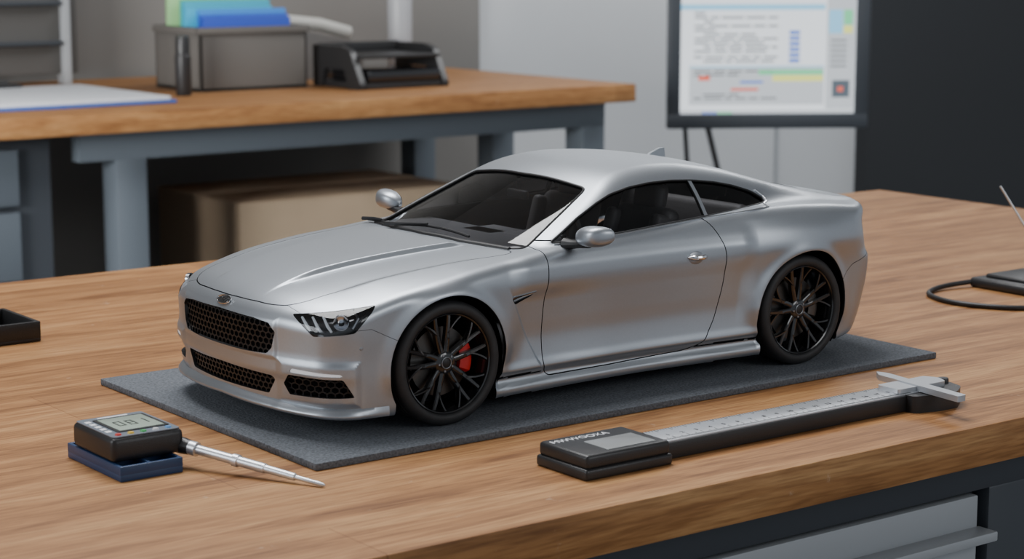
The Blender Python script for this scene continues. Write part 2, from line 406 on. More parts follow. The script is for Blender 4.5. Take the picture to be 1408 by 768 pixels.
# grille openings
UG=[(0,.628),(-.34,.622),(-.475,.608),(-.520,.565),(-.495,.475),(-.455,.437),(-.25,.428),(0,.426)]
UG=UG+[(-p[0],p[1]) for p in UG[-2:0:-1]]; UGr=rpoly(UG,.010,3)
LG=[(0,.324),(-.47,.316),(-.49,.295),(-.43,.210),(0,.205),(.43,.210),(.49,.295),(.47,.316)]; LGr=rpoly(LG,.008,3)
ug,mesh=take(mesh,lambda x,y,z:np.maximum(sdp(y,z,UGr),x+.4))
lg,mesh=take(mesh,lambda x,y,z:np.maximum(sdp(y,z,LGr),x+.4))
bowl('grille_surround',ug,(.06,0,0),[BLACKG,DARK],car,.98); bowl('intake_surround',lg,(.06,0,0),[BLACKG,DARK],car,.98)
def sc(x,y): return (x+.83)*.787+(np.abs(y)-.61)*.617
FOG=rpoly([(-.03,.285),(.0,.342),(.31,.337),(.37,.235),(.005,.228)],.007,3)
HL=rpoly([(.022,.667),(.22,.69),(.48,.724),(.463,.69),(.375,.586),(.15,.564)],.008,3)
DRL=rpoly([(.01,.366),(.02,.379),(.30,.367),(.312,.352),(.01,.355)],.004,2)
VENT=rpoly([(.43,.665),(.60,.685),(.585,.665),(.47,.625)],.01,3)
heads=[]
for s in (-1,1):
    fg,mesh=take(mesh,lambda x,y,z:np.maximum(np.maximum(sdp(sc(x,y),z,FOG),-s*y),x+.3))
    hl,mesh=take(mesh,lambda x,y,z:np.maximum(np.maximum(sdp(sc(x,y),z,HL),-s*y),x+.3))
    dr,mesh=take(mesh,lambda x,y,z:np.maximum(np.maximum(sdp(sc(x,y),z,DRL),-s*y),x+.3))
    ve,mesh=take(mesh,lambda x,y,z:np.maximum(sdp(x,z,VENT),.4-s*y))
    bowl('fog_recess',fg,(.045,-s*.035,0),[BLACKG,DARK],car,.95)
    bowl('vent_recess',ve,(0,-s*.02,0),[BLACKG,BLACKG],car,.9)
    panel('running_lamp',dr,.01,[LAMPW,LAMPW,CHROME],car,inset=.003)
    he=empty('headlight',(0,0,0),parent=car)
    panel('lens',hl,0,[LENS],he,inset=.002)
    bowl('headlight_housing',hl,[.045],[BLACKG,BLACKG],he,.97)
    heads.append((s,he))
for s in (-1,1):
    tl,mesh=take(mesh,lambda x,y,z:np.maximum(sdp(np.abs(y),z,rpoly([(.30,.75),(.30,.86),(.66,.86),(.67,.78),(.64,.75)],.03)),np.maximum(3.3-x,-s*y)))
    panel('taillight',tl,.01,[TAILR,DARK,BLACKM],car,inset=.004)
HD=[(-.845,0),(-.838,-.2),(-.815,-.40),(-.775,-.52),(-.70,-.60),(-.55,-.645),(-.2,-.69),(.3,-.74),(.53,-.775),(.575,-.75),(.495,-.35),(.47,0)]
HD=HD+[(p[0],-p[1]) for p in HD[-2:0:-1]]; HDr=rpoly(HD,.06,4)
hood,mesh=take(mesh,lambda x,y,z:np.maximum(sdp(x,y,HDr),.5-z),.0028)
panel('hood',hood,.02,BM,car)
DR=rpoly([(.70,.99),(.69,.55),(.70,.24),(.73,.178),(1.2,.18),(1.8,.195),(1.92,.23),(2.02,.38),(2.06,.58),(2.055,.78),(2.00,.93),(1.93,1.02)],.06,4)
doors=[]
for s in (-1,1):
    d,mesh=take(mesh,lambda x,y,z:np.maximum(np.maximum(sdp(x,z,DR),z-(.945+.032*(x-.8))),.5-s*y),.0032)
    doors.append((s,panel('door',d,.02,BM,car)))
BP=[(-1.3,-.2),(-1.3,.78),(-.80,.78),(-.74,.60),(-.50,.60),(-.30,.50),(-.30,-.2)]
bp,mesh=take(mesh,lambda x,y,z:np.maximum(sdp(x,z,BP),.0-z),.0012)
bp=clip(bp,-(bp[0][:,0]+.25))
panel('front_bumper',bp,.02,BM,car,under=True)
RB=[(3.9,-.2),(3.9,.66),(3.45,.66),(3.18,.60),(3.05,.5),(3.0,-.2)]
rb,mesh=take(mesh,lambda x,y,z:sdp(x,z,RB),.002)
panel('rear_bumper',rb,.02,BM,car,under=True)
BT=[(3.17,-.56),(3.17,.56),(3.55,.60),(3.9,.6),(3.9,-.6),(3.55,-.60)]
bt,mesh=take(mesh,lambda x,y,z:np.maximum(sdp(x,y,rpoly(BT,.04)),.72-z),.0028)
panel('boot_lid',bt,.02,BM,car)
panel('body',mesh,.02,BM,car,under=True)
def sc_(g): return [Vector(v)*S for v in g[0]],g[1]
def cmk(name,g,m,parent=None,sharp=35): v,f=sc_(g); return mk(name,v,f,m,parent or car,sharp=sharp)
# front splitter: one smooth lip swept round the nose
ang=np.radians(np.linspace(-91,91,141)); 
P0=np.stack([-.40-1.3*np.cos(ang),1.3*np.sin(ang),np.full(len(ang),.185)],1)
OL=proj(P0,np.stack([np.cos(ang),-np.sin(ang),0*ang],1),1.3)
tg_=np.gradient(OL,axis=0); tg_[:,2]=0; tg_/=np.linalg.norm(tg_,axis=1,keepdims=True)
on=np.stack([-tg_[:,1],tg_[:,0],0*ang],1); 
if on[70,0]>0: on=-on
SV=[];SF=[]; fade=np.clip((91-np.abs(np.degrees(ang)))/30,0.08,1)**.8
drop=np.interp(np.abs(np.degrees(ang)),[0,50,91],[0,.012,.03])
sec=[(-.02,.200),(.004,.192),(.022,.176),(.034,.164),(.037,.156),(.034,.146),(.02,.138),(-.06,.134)]
for i in range(len(ang)):
    for (o_,z_) in sec:
        p=OL[i]+on[i]*o_*(fade[i] if o_>0 else 1); SV.append(Vector((p[0],p[1],z_-drop[i])))
ns=len(sec)
for i in range(len(ang)-1):
    for k in range(ns-1): SF.append([i*ns+k,i*ns+k+1,(i+1)*ns+k+1,(i+1)*ns+k][::-1])
SF.append([k for k in range(ns)]); SF.append([(len(ang)-1)*ns+k for k in range(ns)][::-1])
bm=bmesh.new(); bv=[bm.verts.new(v) for v in SV]
for f in SF: bm.faces.new([bv[i] for i in f])
bmesh.ops.recalc_face_normals(bm,faces=bm.faces); cmk('front_splitter',bm_geo(bm),PAINT,sharp=50)
def comb(poly,Rr,fmap,w=.0046,dep=.014):
    P=np.array(poly); x0,z0=P.min(0)-.05; x1,z1=P.max(0)+.05
    seen={};vs=[];ed=set()
    def vid(p):
        k=(round(p[0]*2000),round(p[1]*2000))
        for a in (-1,0,1):
            for b in (-1,0,1):
                if (k[0]+a,k[1]+b) in seen: return seen[(k[0]+a,k[1]+b)]
        seen[k]=len(vs); vs.append(p); return seen[k]
    hx=Rr*math.sqrt(3)*1.25; hz=Rr*1.5; j=0; z=z0
    while z<z1:
        x=x0+(hx/2 if j%2 else 0)
        while x<x1:
            ids=[vid((x+1.25*Rr*math.cos(pi/6+k*pi/3),z+Rr*math.sin(pi/6+k*pi/3))) for k in range(6)]
            for k in range(6):
                a,b=ids[k],ids[(k+1)%6]; ed.add((min(a,b),max(a,b)))
            x+=hx
        z+=hz;j+=1
    vs=np.array(vs); ed=np.array(sorted(ed)); mid=(vs[ed[:,0]]+vs[ed[:,1]])/2
    ed=ed[sdp(mid[:,0],mid[:,1],poly)<.004]
    Vv=[];F=[]
    for a,b in ed:
        pa,pb=vs[a],vs[b]; t=(pb-pa)/np.linalg.norm(pb-pa); n=np.array([-t[1],t[0]])*w
        q=[pa-t*w*.5-n,pb+t*w*.5-n,pb+t*w*.5+n,pa-t*w*.5+n]; m=len(Vv)
        Vv+= [(p[0],p[1],0) for p in q]+[(p[0],p[1],dep) for p in q]
        F+=[[m,m+1,m+2,m+3][::-1],[m+4,m+5,m+6,m+7]]+[[m+i,m+(i+1)%4,m+(i+1)%4+4,m+i+4] for i in range(4)]
    return fmap(np.array(Vv)),F
def fm_front(A):
    P=proj(np.stack([np.full(len(A),-1.3),A[:,0],A[:,1]],1),(1,0,0),1.0); P[:,0]+=.016+A[:,2]; return P
cmk('grille_mesh',comb(UGr,.021,fm_front),MESHB)
cmk('intake_mesh',comb(LGr,.020,fm_front),MESHB)
for s in (-1,1):
    def fm(A):
        base=np.stack([-.83+A[:,0]*.787-.617*.5,s*(.61+A[:,0]*.617+.787*.5),A[:,1]],1)
        P=proj(base,(.617,-s*.787,0),.9); P+=np.outer(.024+A[:,2],(.617,-s*.787,0)); return P
    cmk('fog_mesh',comb(FOG,.021,fm,w=.004),MESHB)
def cornerpt(sv,z,s,dep):
    base=[[-.83+sv*.787-.617*.5,s*(.61+sv*.617+.787*.5),z]]
    P=proj(base,(.617,-s*.787,0),.9)[0]; return Vector(P)+Vector((.617,-s*.787,0))*dep
for s,he in heads:
    for k in range(3):
        s0=.08+.06*k; pts=[cornerpt(s0+.00,.655+.004*k,s,.016),cornerpt(s0+.028,.62,s,.016),cornerpt(s0+.05,.592,s,.018)]
        cmk('light_bar',g_tube(pts,[.007,.009,.007],6),LAMPW,he)
    c=cornerpt(.30,.64,s,.022); n=Vector((-.617,s*.787,0))
    Mx=axes(c,Vector((0,0,1)).cross(n),(0,0,1))
    v,f=g_lathe([(.0,.012),(.02,.008),(.032,-.005),(.036,.01),(.042,.01),(.044,-.012)],'z',28); cmk('projector',([Mx@p for p in v],f),[CHROME],he)
    v,f=g_lathe([(.0,.02),(.012,.017),(.024,.004),(.028,-.008)],'z',24); cmk('projector_lens',([Mx@p for p in v],f),LENS,he)
    pts=[cornerpt(.36,.70,s,.016),cornerpt(.39,.66,s,.016),cornerpt(.36,.61,s,.016)]
    cmk('side_reflector',g_tube(pts,.008,6),TRIMG,he)
def side_path(pts,s,off=0.):
    A=np.array([[p[0],s*1.4,p[1]] for p in pts]); P=proj(A,(0,-s,0),1.3); Nn=grad(P); return P+Nn*off
def top_path(pts,off=0.):
    A=np.array([[p[0],p[1],1.8] for p in pts]); P=proj(A,(0,0,-1),1.5); return P+grad(P)*off
def dens(pts,step=.03,closed=True):
    out=[];n=len(pts)
    for i in range(n if closed else n-1):
        a=np.array(pts[i],float);b=np.array(pts[(i+1)%n],float);k=max(1,int(np.linalg.norm(b-a)/step))
        out+=[tuple(a+(b-a)*j/k) for j in range(k)]
    if not closed: out.append(tuple(pts[-1]))
    return out
for s in (-1,1):
    cmk('window_seal',g_tube(side_path(dens(DLOr),s,-.002),.0065,6,True),BLACKM)
    cmk('window_trim',g_tube(side_path(dens([(.82,.925),(1.3,.945),(1.87,.977),(2.2,.995),(2.5,1.012),(2.585,1.03),(2.59,1.06),(2.54,1.10)],.04,False),s,.002),.006,6),CHROME)
cmk('windscreen_seal',g_tube(top_path(dens(WSr),-.002),.008,6,True),BLACKM)
cw=[(.49,0),(.515,-.35),(.60,-.70)]; cw=[(p[0]-.008,-p[1]) for p in cw[::-1]]+[(p[0]-.008,p[1]) for p in cw[1:]]
cmk('cowl',g_tube(top_path(dens(cw,.05,False),-.004),.018,8),BLACKM)
for (y0,y1,x0,x1) in ((.44,-.36,.53,.555),(.80,.40,.60,.54)):
    p=[(x0+(x1-x0)*t+.0,y0+(y1-y0)*t) for t in np.linspace(0,1,12)]
    bl=g_tube(top_path(p,.014),.008,6)
    arm=g_tube(top_path([(x0-.04,y0+.0),(x0-.02,y0-(.1)),((x0+x1)/2,(y0+y1)/2)],.028),[.013,.010,.007],6)
    cmk('wiper',g_join(bl,arm),BLACKM)
for s in (-1,1):
    P=side_path([(.455,.648),(.52,.662),(.59,.676)],s,-.003); cmk('vent_blade',g_tube(P,[.008,.007,.004],6),CHROME)
    P=side_path(dens([(.435,.672),(.61,.69)],.02,False),s,.001); cmk('vent_trim',g_tube(P,.0045,6),CHROME)
for s,d in doors:
    P=side_path(np.stack([np.linspace(1.755,1.905,9),np.full(9,.772)],1),s,0); P[1:-1,1]+=s*.03*np.sin(np.linspace(.25,pi-.25,7))
    v,f=g_tube(P,[.006,.013,.017,.018,.018,.018,.017,.013,.006],10)
    h=cmk('door_handle',(v,f),CHROME,d)
    c=side_path([(1.825,.768)],s,-.002)[0]
    v,f=g_lathe([(0,.006),(.04,.005),(.05,0)],'y',24); cmk('handle_cup',([Vector((p.x*1.3+c[0],p.y*s+c[1],p.z*.8+c[2])) for p in v],f),TRIMG,d)
    V_=[];F_=[];n1,n2=24,32
    for i in range(n1+1):
        p=pi*i/n1
        for j in range(n2):
            t=2*pi*j/n2; cx=math.sin(p)*math.cos(t); cz=math.sin(p)*math.sin(t); cy=-math.cos(p)
            sg=lambda v,e:math.copysign(abs(v)**e,v)
            xx=sg(cx,.75)*(.085 if cx<0 else .03); zz=sg(cz,.72)*(.064 if cz>0 else .056); yy=sg(cy,.6)*.124
            k=1-.34*max(0,-cy)
            V_.append(Vector((.93+xx*k+.05*max(0,cy)**2,s*(1.045+yy),.985+zz*k+.014*cy)))
    for i in range(n1):
        for j in range(n2): F_.append([i*n2+j,i*n2+(j+1)%n2,(i+1)*n2+(j+1)%n2,(i+1)*n2+j])
    mo=cmk('side_mirror',(V_,F_),PAINT,sharp=80)
    st=g_tube([(.89,s*.84,.922),(.895,s*.90,.928),(.90,s*.96,.935),(.91,s*1.03,.950)],[.04,.026,.022,.03],10); cmk('mirror_stalk',st,BLACKM,mo)
    v,f=g_lathe([(0,0),(.9,0),(1,-.1)],'x',28); cmk('mirror_glass',([Vector((.962+p.x*.01,s*(1.055+p.y*.095),.987+p.z*.048)) for p in v],f),BLACKG,mo)
z=proj([[2.28,0,1.8]],(0,0,-1),1.5)[0][2]
fin=g_prism([(2.20,z-.01),(2.25,z+.02),(2.32,z+.045),(2.36,z+.047),(2.37,z-.03)],-.012,.012,Matrix(((1,0,0,0),(0,0,-1,0),(0,1,0,0),(0,0,0,1))))
cmk('antenna_fin',fin,PAINT)
bc=proj([[-1.3,0,.668]],(1,0,0),1.)[0]; bn=grad(np.array([bc]))[0]
Mb=axes(Vector(bc)+Vector(bn)*.004,(0,-1,0),Vector((0,-1,0)).cross(Vector(bn))*-1)
bg=[];
for i in range(40):
    t=2*pi*i/40; bg.append(Mb@Vector((.070*math.cos(t),.028*math.sin(t),.002)))
badge=cmk('badge',g_tube(bg,.004,6,True),CHROME)
v,f=g_prism([(.068*math.cos(2*pi*i/40),.026*math.sin(2*pi*i/40)) for i in range(40)],-.004,.001,Mb); cmk('badge_plate',(v,f),BLACKM,badge)
Ms=Matrix.Scale(S,4)@Mb@Matrix.Translation((0,0,.003)); text('badge_lettering','AERA',.044,Ms,CHROME,badge,.001)
for s in (-1,1):
    c=Vector(proj([[-.56,s*1.4,.50]],(0,-s,0),1.)[0])
    n=Vector(grad(np.array([c]))[0]); M2=axes(c,Vector((0,0,1)).cross(n),(0,0,1)); v,f=g_lathe([(0,.003),(.010,.002),(.013,-.004)],'z',16); cmk('parking_sensor',([M2@p for p in v],f),TRIMG)
for wx in WX:
    for s in (-1,1):
        V_=[];F_=[];n=40
        for i in range(n+1):
            t=math.radians(-38)+math.radians(256)*i/n
            for (r,yy) in ((.0,.58),(.40,.58),(.40,.89)): V_.append(Vector((wx+r*math.cos(t),s*yy,.35+r*math.sin(t))))
        for i in range(n):
            for q in range(2): F_.append([i*3+q,(i+1)*3+q,(i+1)*3+q+1,i*3+q+1])
        cmk('wheel_arch_liner',(V_,F_),DARK)
# interior
from mathutils import Euler
it=g_join(box_mm((.62,-.78,.17),(2.9,.78,.22)),box_mm((1.25,-.09,.2),(2.1,.09,.55),.03))
cmk('cabin_floor',it,DASHM)
dash=g_join(g_box((.82,0,.80),(.46,1.5,.22),.07,4),g_box((1.0,-.38,.875),(.22,.36,.10),.04,4),g_box((.98,.0,.80),(.3,.34,.22),.03,3))
cmk('dashboard',dash,DASHM)
sw=[Vector((1.22+.165*math.cos(t)*.32,-.38+.17*math.sin(t),.87+.165*math.cos(t)*.95)) for t in np.linspace(0,2*pi,33)[:-1]]
cmk('steering_wheel',g_join(g_tube(sw,.016,8,True),g_box((1.2,-.38,.86),(.05,.12,.09),.02,3),g_tube([(1.2,-.54,.87),(1.2,-.22,.87)],.012,6),g_tube([(1.22,-.38,.72),(1.2,-.38,.86)],.012,6)),BLACKM)
for y in (-.38,.38):
    cmk('seat',g_join(g_box((1.52,y,.42),(.5,.50,.16),.06,4),g_box((1.84,y,.72),(.15,.50,.62),.06,4,Euler((0,.28,0))),g_box((1.93,y,1.08),(.10,.26,.17),.045,4,Euler((0,.2,0))),
      g_box((1.80,y-.21,.74),(.2,.09,.5),.035,3,Euler((0,.28,0))),g_box((1.80,y+.21,.74),(.2,.09,.5),.035,3,Euler((0,.28,0)))),SEATM)
cmk('rear_seat',g_join(g_box((2.5,0,.75),(.16,1.2,.5),.06,4,Euler((0,.35,0))),g_box((2.3,0,.5),(.4,1.2,.15),.05,3)),SEATM)
cmk('rear_view_mirror',g_join(g_box((1.18,0,1.11),(.03,.2,.055),.012,3),g_tube([(1.18,0,1.13),(1.17,0,1.20)],.008,6)),BLACKM)
# wheels
tyre_prof=[(.282,-.105),(.288,-.118),(.30,-.124),(.32,-.125),(.335,-.118),(.345,-.105),(.3495,-.09)]
for g0 in (-.06,-.02,.02,.06): tyre_prof+=[(.35,g0-.006),(.343,g0-.005),(.343,g0+.005),(.35,g0+.006)]
tyre_prof+=[(.3495,.09),(.345,.105),(.335,.118),(.32,.125),(.30,.124),(.282,.105)]
rim_prof=[(.283,-.108),(.279,-.112),(.272,-.108),(.268,-.095),(.262,-.08),(.25,-.04),(.245,.09),(.282,.105)]
tg=g_lathe(tyre_prof,'y',96,closed=True); rg=g_lathe(rim_prof,'y',96,closed=True)
def spoke(a0,a1,r0=.045,r1=.268,w0=.020,w1=.013,y0=-.078,y1=-.098,kink=0):
    V_=[];F_=[];n=9
    for i in range(n+1):
        t=i/n; r=r0+(r1-r0)*t; an=a0+(a1-a0)*t+kink*math.sin(pi*t); w=w0+(w1-w0)*t; yy=y0+(y1-y0)*t**1.5
        c=Vector((r*math.cos(an),yy,r*math.sin(an))); tn=Vector((-math.sin(an),0,math.cos(an)))
        for (u,q) in ((-1,.035),(-1,.006),(-.55,0),(.55,0),(1,.006),(1,.035)): V_.append(c+tn*w*u*.5+Vector((0,q,0)))
    for i in range(n):
        for k in range(6): F_.append([i*6+k,i*6+(k+1)%6,(i+1)*6+(k+1)%6,(i+1)*6+k])
    F_.append([0,1,2,3,4,5][::-1]); F_.append([n*6+k for k in range(6)])
    return V_,F_
sp=[]
for k in range(5):
    a=pi/2+2*pi*k/5+.12
    for sg in (-1,1):
        sp.append(spoke(a+sg*.26,a+sg*.17,w0=.036,w1=.024)); sp.append(spoke(a+sg*.21,a+sg*.46,r0=.165,w0=.016,w1=.019,y0=-.088))
hubg=g_lathe([(0,-.082),(.03,-.082),(.034,-.086),(.055,-.084),(.066,-.075),(.07,-.03)],'y',40)
rimg=g_join(rg,hubg,*sp)
capg=g_join(g_lathe([(.0,-.090),(.022,-.090),(.028,-.086)],'y',32))
ringg=g_tube([(.031*math.cos(t),-.089,.031*math.sin(t)) for t in np.linspace(0,2*pi,33)[:-1]],.003,6,True)
lugs=[g_lathe([(0,-.088),(.006,-.088),(.007,-.08)],'y',8,c=(.047*math.cos(2*pi*k/5+.75),0,.047*math.sin(2*pi*k/5+.75))) for k in range(5)]
discg=g_join(g_lathe([(.06,-.02),(.195,-.02),(.195,.01),(.06,.01)],'y',64,closed=True),g_lathe([(0,-.04),(.075,-.04),(.08,-.02)],'y',32))
def cal():
    V_=[];F_=[];n=12
    for i in range(n+1):
        t=math.radians(-26)+math.radians(60)*i/n; e=.012 if i in(0,n) else 0
        for (r,yy) in ((.12+e,-.05+e),(.165,-.06+e),(.195-e,-.05+e),(.20-e,.0),(.12+e,.0)):
            V_.append(Vector((r*math.cos(t),yy,r*math.sin(t))))
    for i in range(n):
        for k in range(5): F_.append([i*5+k,i*5+(k+1)%5,(i+1)*5+(k+1)%5,(i+1)*5+k])
    F_.append([0,1,2,3,4][::-1]); F_.append([n*5+k for k in range(5)]); return V_,F_
def mesh_of(name,g,m,sharp=35):
    v,f=sc_(g); me=bpy.data.meshes.new(name); me.from_pydata([tuple(p) for p in v],[],f); me.update(); me.materials.append(m)
    me.polygons.foreach_set('use_smooth',[True]*len(me.polygons)); me.set_sharp_from_angle(angle=math.radians(sharp)); return me
WM=[('tyre',mesh_of('tyre',tg,RUBBER,40)),('rim',mesh_of('rim',rimg,BLACKG,40)),('centre_cap',mesh_of('centre_cap',capg,BLACKM)),('cap_ring',mesh_of('cap_ring',g_join(ringg,*lugs),TRIMG)),
    ('brake_disc',mesh_of('brake_disc',discg,DISC)),('brake_caliper',mesh_of('brake_caliper',cal(),RED))]
for wx in WX:
    for s in (-1,1):
        w=empty('wheel',(wx*S,s*.0825,.035),parent=car)
        if s>0: w.rotation_euler=(0,0,pi)
        for n_,me in WM:
            if n_=='brake_caliper' and wx>1: me=me.copy(); me.materials[0]=DISC
            o=bpy.data.objects.new(n_,me); link(o,w)
# ============================================================ BENCH + MAT
b=empty('workbench',(-.15,.13,0),'workbench with thick oiled wooden top and dark steel frame','workbench')
def P_(parent,name,g,m,sharp=35):
    off=parent.location; v=[Vector(p)-off for p in g[0]]; return mk(name,v,g[1],m,parent,sharp=sharp)
P_(b,'worktop',box_mm((-1.3,-.26,.876),(1.01,.525,.900),.0015,2),WOOD)
P_(b,'frame_rail',g_join(box_mm((-1.25,-.235,.852),(.97,-.205,.877),.001),box_mm((-1.25,.47,.82),(.97,.50,.877),.001),box_mm((.94,-.2,.82),(.97,.47,.877),.001),box_mm((-1.25,-.2,.82),(-1.22,.47,.877),.001)),STEELD)
for (x,y) in ((-1.25,-.235),(.91,-.235),(-1.25,.44),(.91,.44),(.288,-.235)): P_(b,'leg',box_mm((x,y,0),(x+.055,y+.055,.853),.002),STEELD)
dc=empty('drawer_cabinet',(0,0,0),'grey steel drawer cabinet fitted beneath the workbench','cabinet')
P_(dc,'cabinet_body',box_mm((-.30,-.225,.30),(.285,.40,.850),.001),STEELD)
zz=.848
for h in (.026,.12,.16,.18):
    d=P_(dc,'drawer_front',box_mm((-.296,-.232,zz-h+.003),(.282,-.222,zz),.001),STEELG)
    o=mk('drawer_pull',*box_mm((-.20,-.246,zz-h+.001),(.284,-.231,zz-h+.007),.001),STEELG,None); o.parent=d
    zz-=h
tag(mk('felt_mat',*box_mm((-.102,-.120,TOP),(.370,.134,Z0),.0008,2),FELT),'rectangular dark grey felt mat under the model car','mat')
# ============================================================ GAUGE
tr=g_join(box_mm((-.192,-.080,TOP),(-.157,-.017,TOP+.004),.0006),box_mm((-.192,-.080,TOP+.003),(-.157,-.078,TOP+.008),.0005),box_mm((-.192,-.019,TOP+.003),(-.157,-.017,TOP+.008),.0005),
  box_mm((-.192,-.079,TOP+.003),(-.190,-.018,TOP+.008),.0005),box_mm((-.159,-.079,TOP+.003),(-.157,-.018,TOP+.008),.0005),box_mm((-.191,-.062,TOP+.003),(-.158,-.060,TOP+.008),.0004),box_mm((-.176,-.079,TOP+.003),(-.174,-.061,TOP+.008),.0004))
tag(mk('plastic_base',*tr,BLUEP),'small dark blue plastic tray base under the digital gauge','tray')
ga=empty('digital_gauge',(-.172,-.048,TOP+.008),'black digital measuring gauge with small display and steel probe','measuring gauge')
P_(ga,'housing',g_join(box_mm((-.1925,-.0725,TOP+.008),(-.152,-.0245,TOP+.021),.003,3)),PLK)
FP=mat('face_plate_grey',(.15,.175,.21),.35)
P_(ga,'face_plate',g_prism(rpoly([(-.191,-.071),(-.1535,-.071),(-.1535,-.026),(-.191,-.026)],.002,3),TOP+.0208,TOP+.0213),FP)
P_(ga,'display_frame',g_prism(rpoly([(-.1845,-.063),(-.1555,-.063),(-.1555,-.032),(-.1845,-.032)],.001,3),TOP+.0212,TOP+.0217),PLK)
P_(ga,'display',box_mm((-.1825,-.061,TOP+.0215),(-.1575,-.034,TOP+.0219),.0001),LCD)
seg=[]
def digit(cx,cy,w,h,on):
    S7={'a':((-w,h),(w,h)),'d':((-w,-h),(w,-h)),'g':((-w,0),(w,0)),'f':((-w,0),(-w,h)),'e':((-w,-h),(-w,0)),'b':((w,0),(w,h)),'c':((w,-h),(w,0))}
    for s_ in on:
        (xa_,ya_),(xb_,yb_)=S7[s_]; t=.00035
        seg.append(box_mm((cx+min(xa_,xb_)-t,cy+min(ya_,yb_)-t,TOP+.0218),(cx+max(xa_,xb_)+t,cy+max(ya_,yb_)+t,TOP+.02205)))
for k,on_ in enumerate(('abcdef','abcdefg','bc')): digit(-.1765+.0065*k,-.048,.0017,.0044,on_)
P_(ga,'display_digits',g_join(*seg),LCDD)
cols=[(.5,.03,.02),(.6,.40,.05),(.05,.35,.1),(.6,.6,.6),(.1,.25,.5)]
for k,c_ in enumerate(cols):
    P_(ga,'button',g_lathe([(0,.0008),(.0014,.0007),(.0018,0)],'z',16,c=(-.1865+.007*k,-.0672,TOP+.0213)),mat('button%d'%k,c_,.4))
P_(ga,'control_print',g_join(*[box_mm((-.1892,-.060+.006*k,TOP+.0212),(-.1862,-.0565+.006*k,TOP+.0215)) for k in range(5)],box_mm((-.180,-.0300,TOP+.0212),(-.163,-.0282,TOP+.0215))),WHITE)
a0=Vector((-.153,-.068,TOP+.0115)); a1=Vector((-.1146,-.1495,TOP+.0012)); dr_=(a1-a0)
def along(ts): return [a0+dr_*t for t in ts]
P_(ga,'probe',g_tube(along([0,.07,.071,.13,.131,.38,.385,.42,.425,.60,.605,.80,.81,.98,1.0]),[.0030,.0030,.0038,.0038,.0026,.0026,.0033,.0033,.0026,.0026,.0021,.0019,.0012,.0011,.0003],20),SATIN)
P_(ga,'probe_collar',g_tube(along([.0,.05,.10]),[.0045,.0042,.0036],20),PLK)
# ============================================================ CALIPER
ca=empty('digital_caliper',(.14,-.2,TOP),'black digital caliper with graduated steel beam lying on the bench','caliper')
P_(ca,'display_housing',g_join(box_mm((-.004,-.2195,TOP),(.054,-.1775,TOP+.006),.0015,3),box_mm((-.003,-.2185,TOP+.0055),(.053,-.1785,TOP+.013),.002,3)),PLK)
P_(ca,'display',box_mm((.014,-.2145,TOP+.0128),(.046,-.1945,TOP+.0134),.0002),mat('lcd_grey',(.27,.28,.28),.25))
text('housing_lettering','MWWOOXA',.0064,Matrix.Translation(Vector((.018,-.1865,TOP+.0131))-ca.location),WHITE,ca)
P_(ca,'beam',box_mm((.05,-.2115,TOP+.0003),(.286,-.1885,TOP+.0095),.0006),PLK)
P_(ca,'scale_strip',box_mm((.05,-.2105,TOP+.009),(.262,-.1895,TOP+.0105),.0003),SATIN)
tk=[]
for k in range(0,190):
    x=.056+k*.001; L=.0055 if k%10==0 else (.004 if k%5==0 else .0025)
    tk.append(box_mm((x-.00012,-.2102,TOP+.0104),(x+.00012,-.2102+L,TOP+.01062)))
    if k%2==0: tk.append(box_mm((x-.00012,-.1898-L*.7,TOP+.0104),(x+.00012,-.1898,TOP+.01062)))
P_(ca,'scale_marking',g_join(*tk),BLACKM)
for k in range(1,19):
    text('scale_number',str(k),.0042,Matrix.Translation(Vector((.056+k*.01,-.2015,TOP+.0106))-ca.location),BLACKM,ca,.00005)
hp=rpoly([(.240,-.217),(.258,-.222),(.272,-.222),(.284,-.214),(.289,-.196),(.286,-.188),(.262,-.188),(.240,-.191)],.003,4)
P_(ca,'slider_head',g_prism(hp,TOP,TOP+.0100),PLK)
jp=rpoly([(.2475,-.243),(.2545,-.243),(.2625,-.176),(.2600,-.169),(.2545,-.176)],.001,3)
P_(ca,'jaw',g_prism(jp,TOP+.0105,TOP+.0140),SATIN)
P_(ca,'jaw_rail',g_prism(rpoly([(.236,-.209),(.276,-.209),(.280,-.200),(.276,-.192),(.236,-.192)],.002,3),TOP+.0100,TOP+.0132),SATIN)
P_(ca,'thumb_wheel',g_lathe([(.0,.003),(.003,.003),(.0034,.002),(.0034,0)],'z',20,c=(.283,-.201,TOP+.0098)),PLK)
# ============================================================ small things on bench
t_=g_join(box_mm((-.22,.283,TOP),(-.075,.345,TOP+.003),.0008),box_mm((-.22,.283,TOP+.002),(-.075,.286,TOP+.014),.0006),box_mm((-.22,.342,TOP+.002),(-.075,.345,TOP+.014),.0006),box_mm((-.078,.284,TOP+.002),(-.075,.344,TOP+.014),.0006),box_mm((-.22,.284,TOP+.002),(-.217,.344,TOP+.014),.0006))
tag(mk('parts_tray',*t_,PLK),'shallow black plastic parts tray on the wooden bench','tray')
dv=empty('handheld_tester',(.64,.02,TOP),'black handheld tester with looped cable and thin aerial','tester')
P_(dv,'housing',g_join(box_mm((.60,-.02,TOP),(.73,.050,TOP+.008),.003,3),box_mm((.61,-.012,TOP+.007),(.72,.042,TOP+.011),.002,3)),PLK)
def bez(pts,n=40):
    P=[Vector(p) for p in pts]; out=[]
    P=[P[0]]+P+[P[-1]]
    for i in range(1,len(P)-2):
        for k in range(n//4):
            t=k/(n//4); a,b_,c_,d_=P[i-1],P[i],P[i+1],P[i+2]
            out.append(.5*((2*b_)+(-a+c_)*t+(2*a-5*b_+4*c_-d_)*t*t+(-a+3*b_-3*c_+d_)*t**3))
    out.append(P[-2]); return out
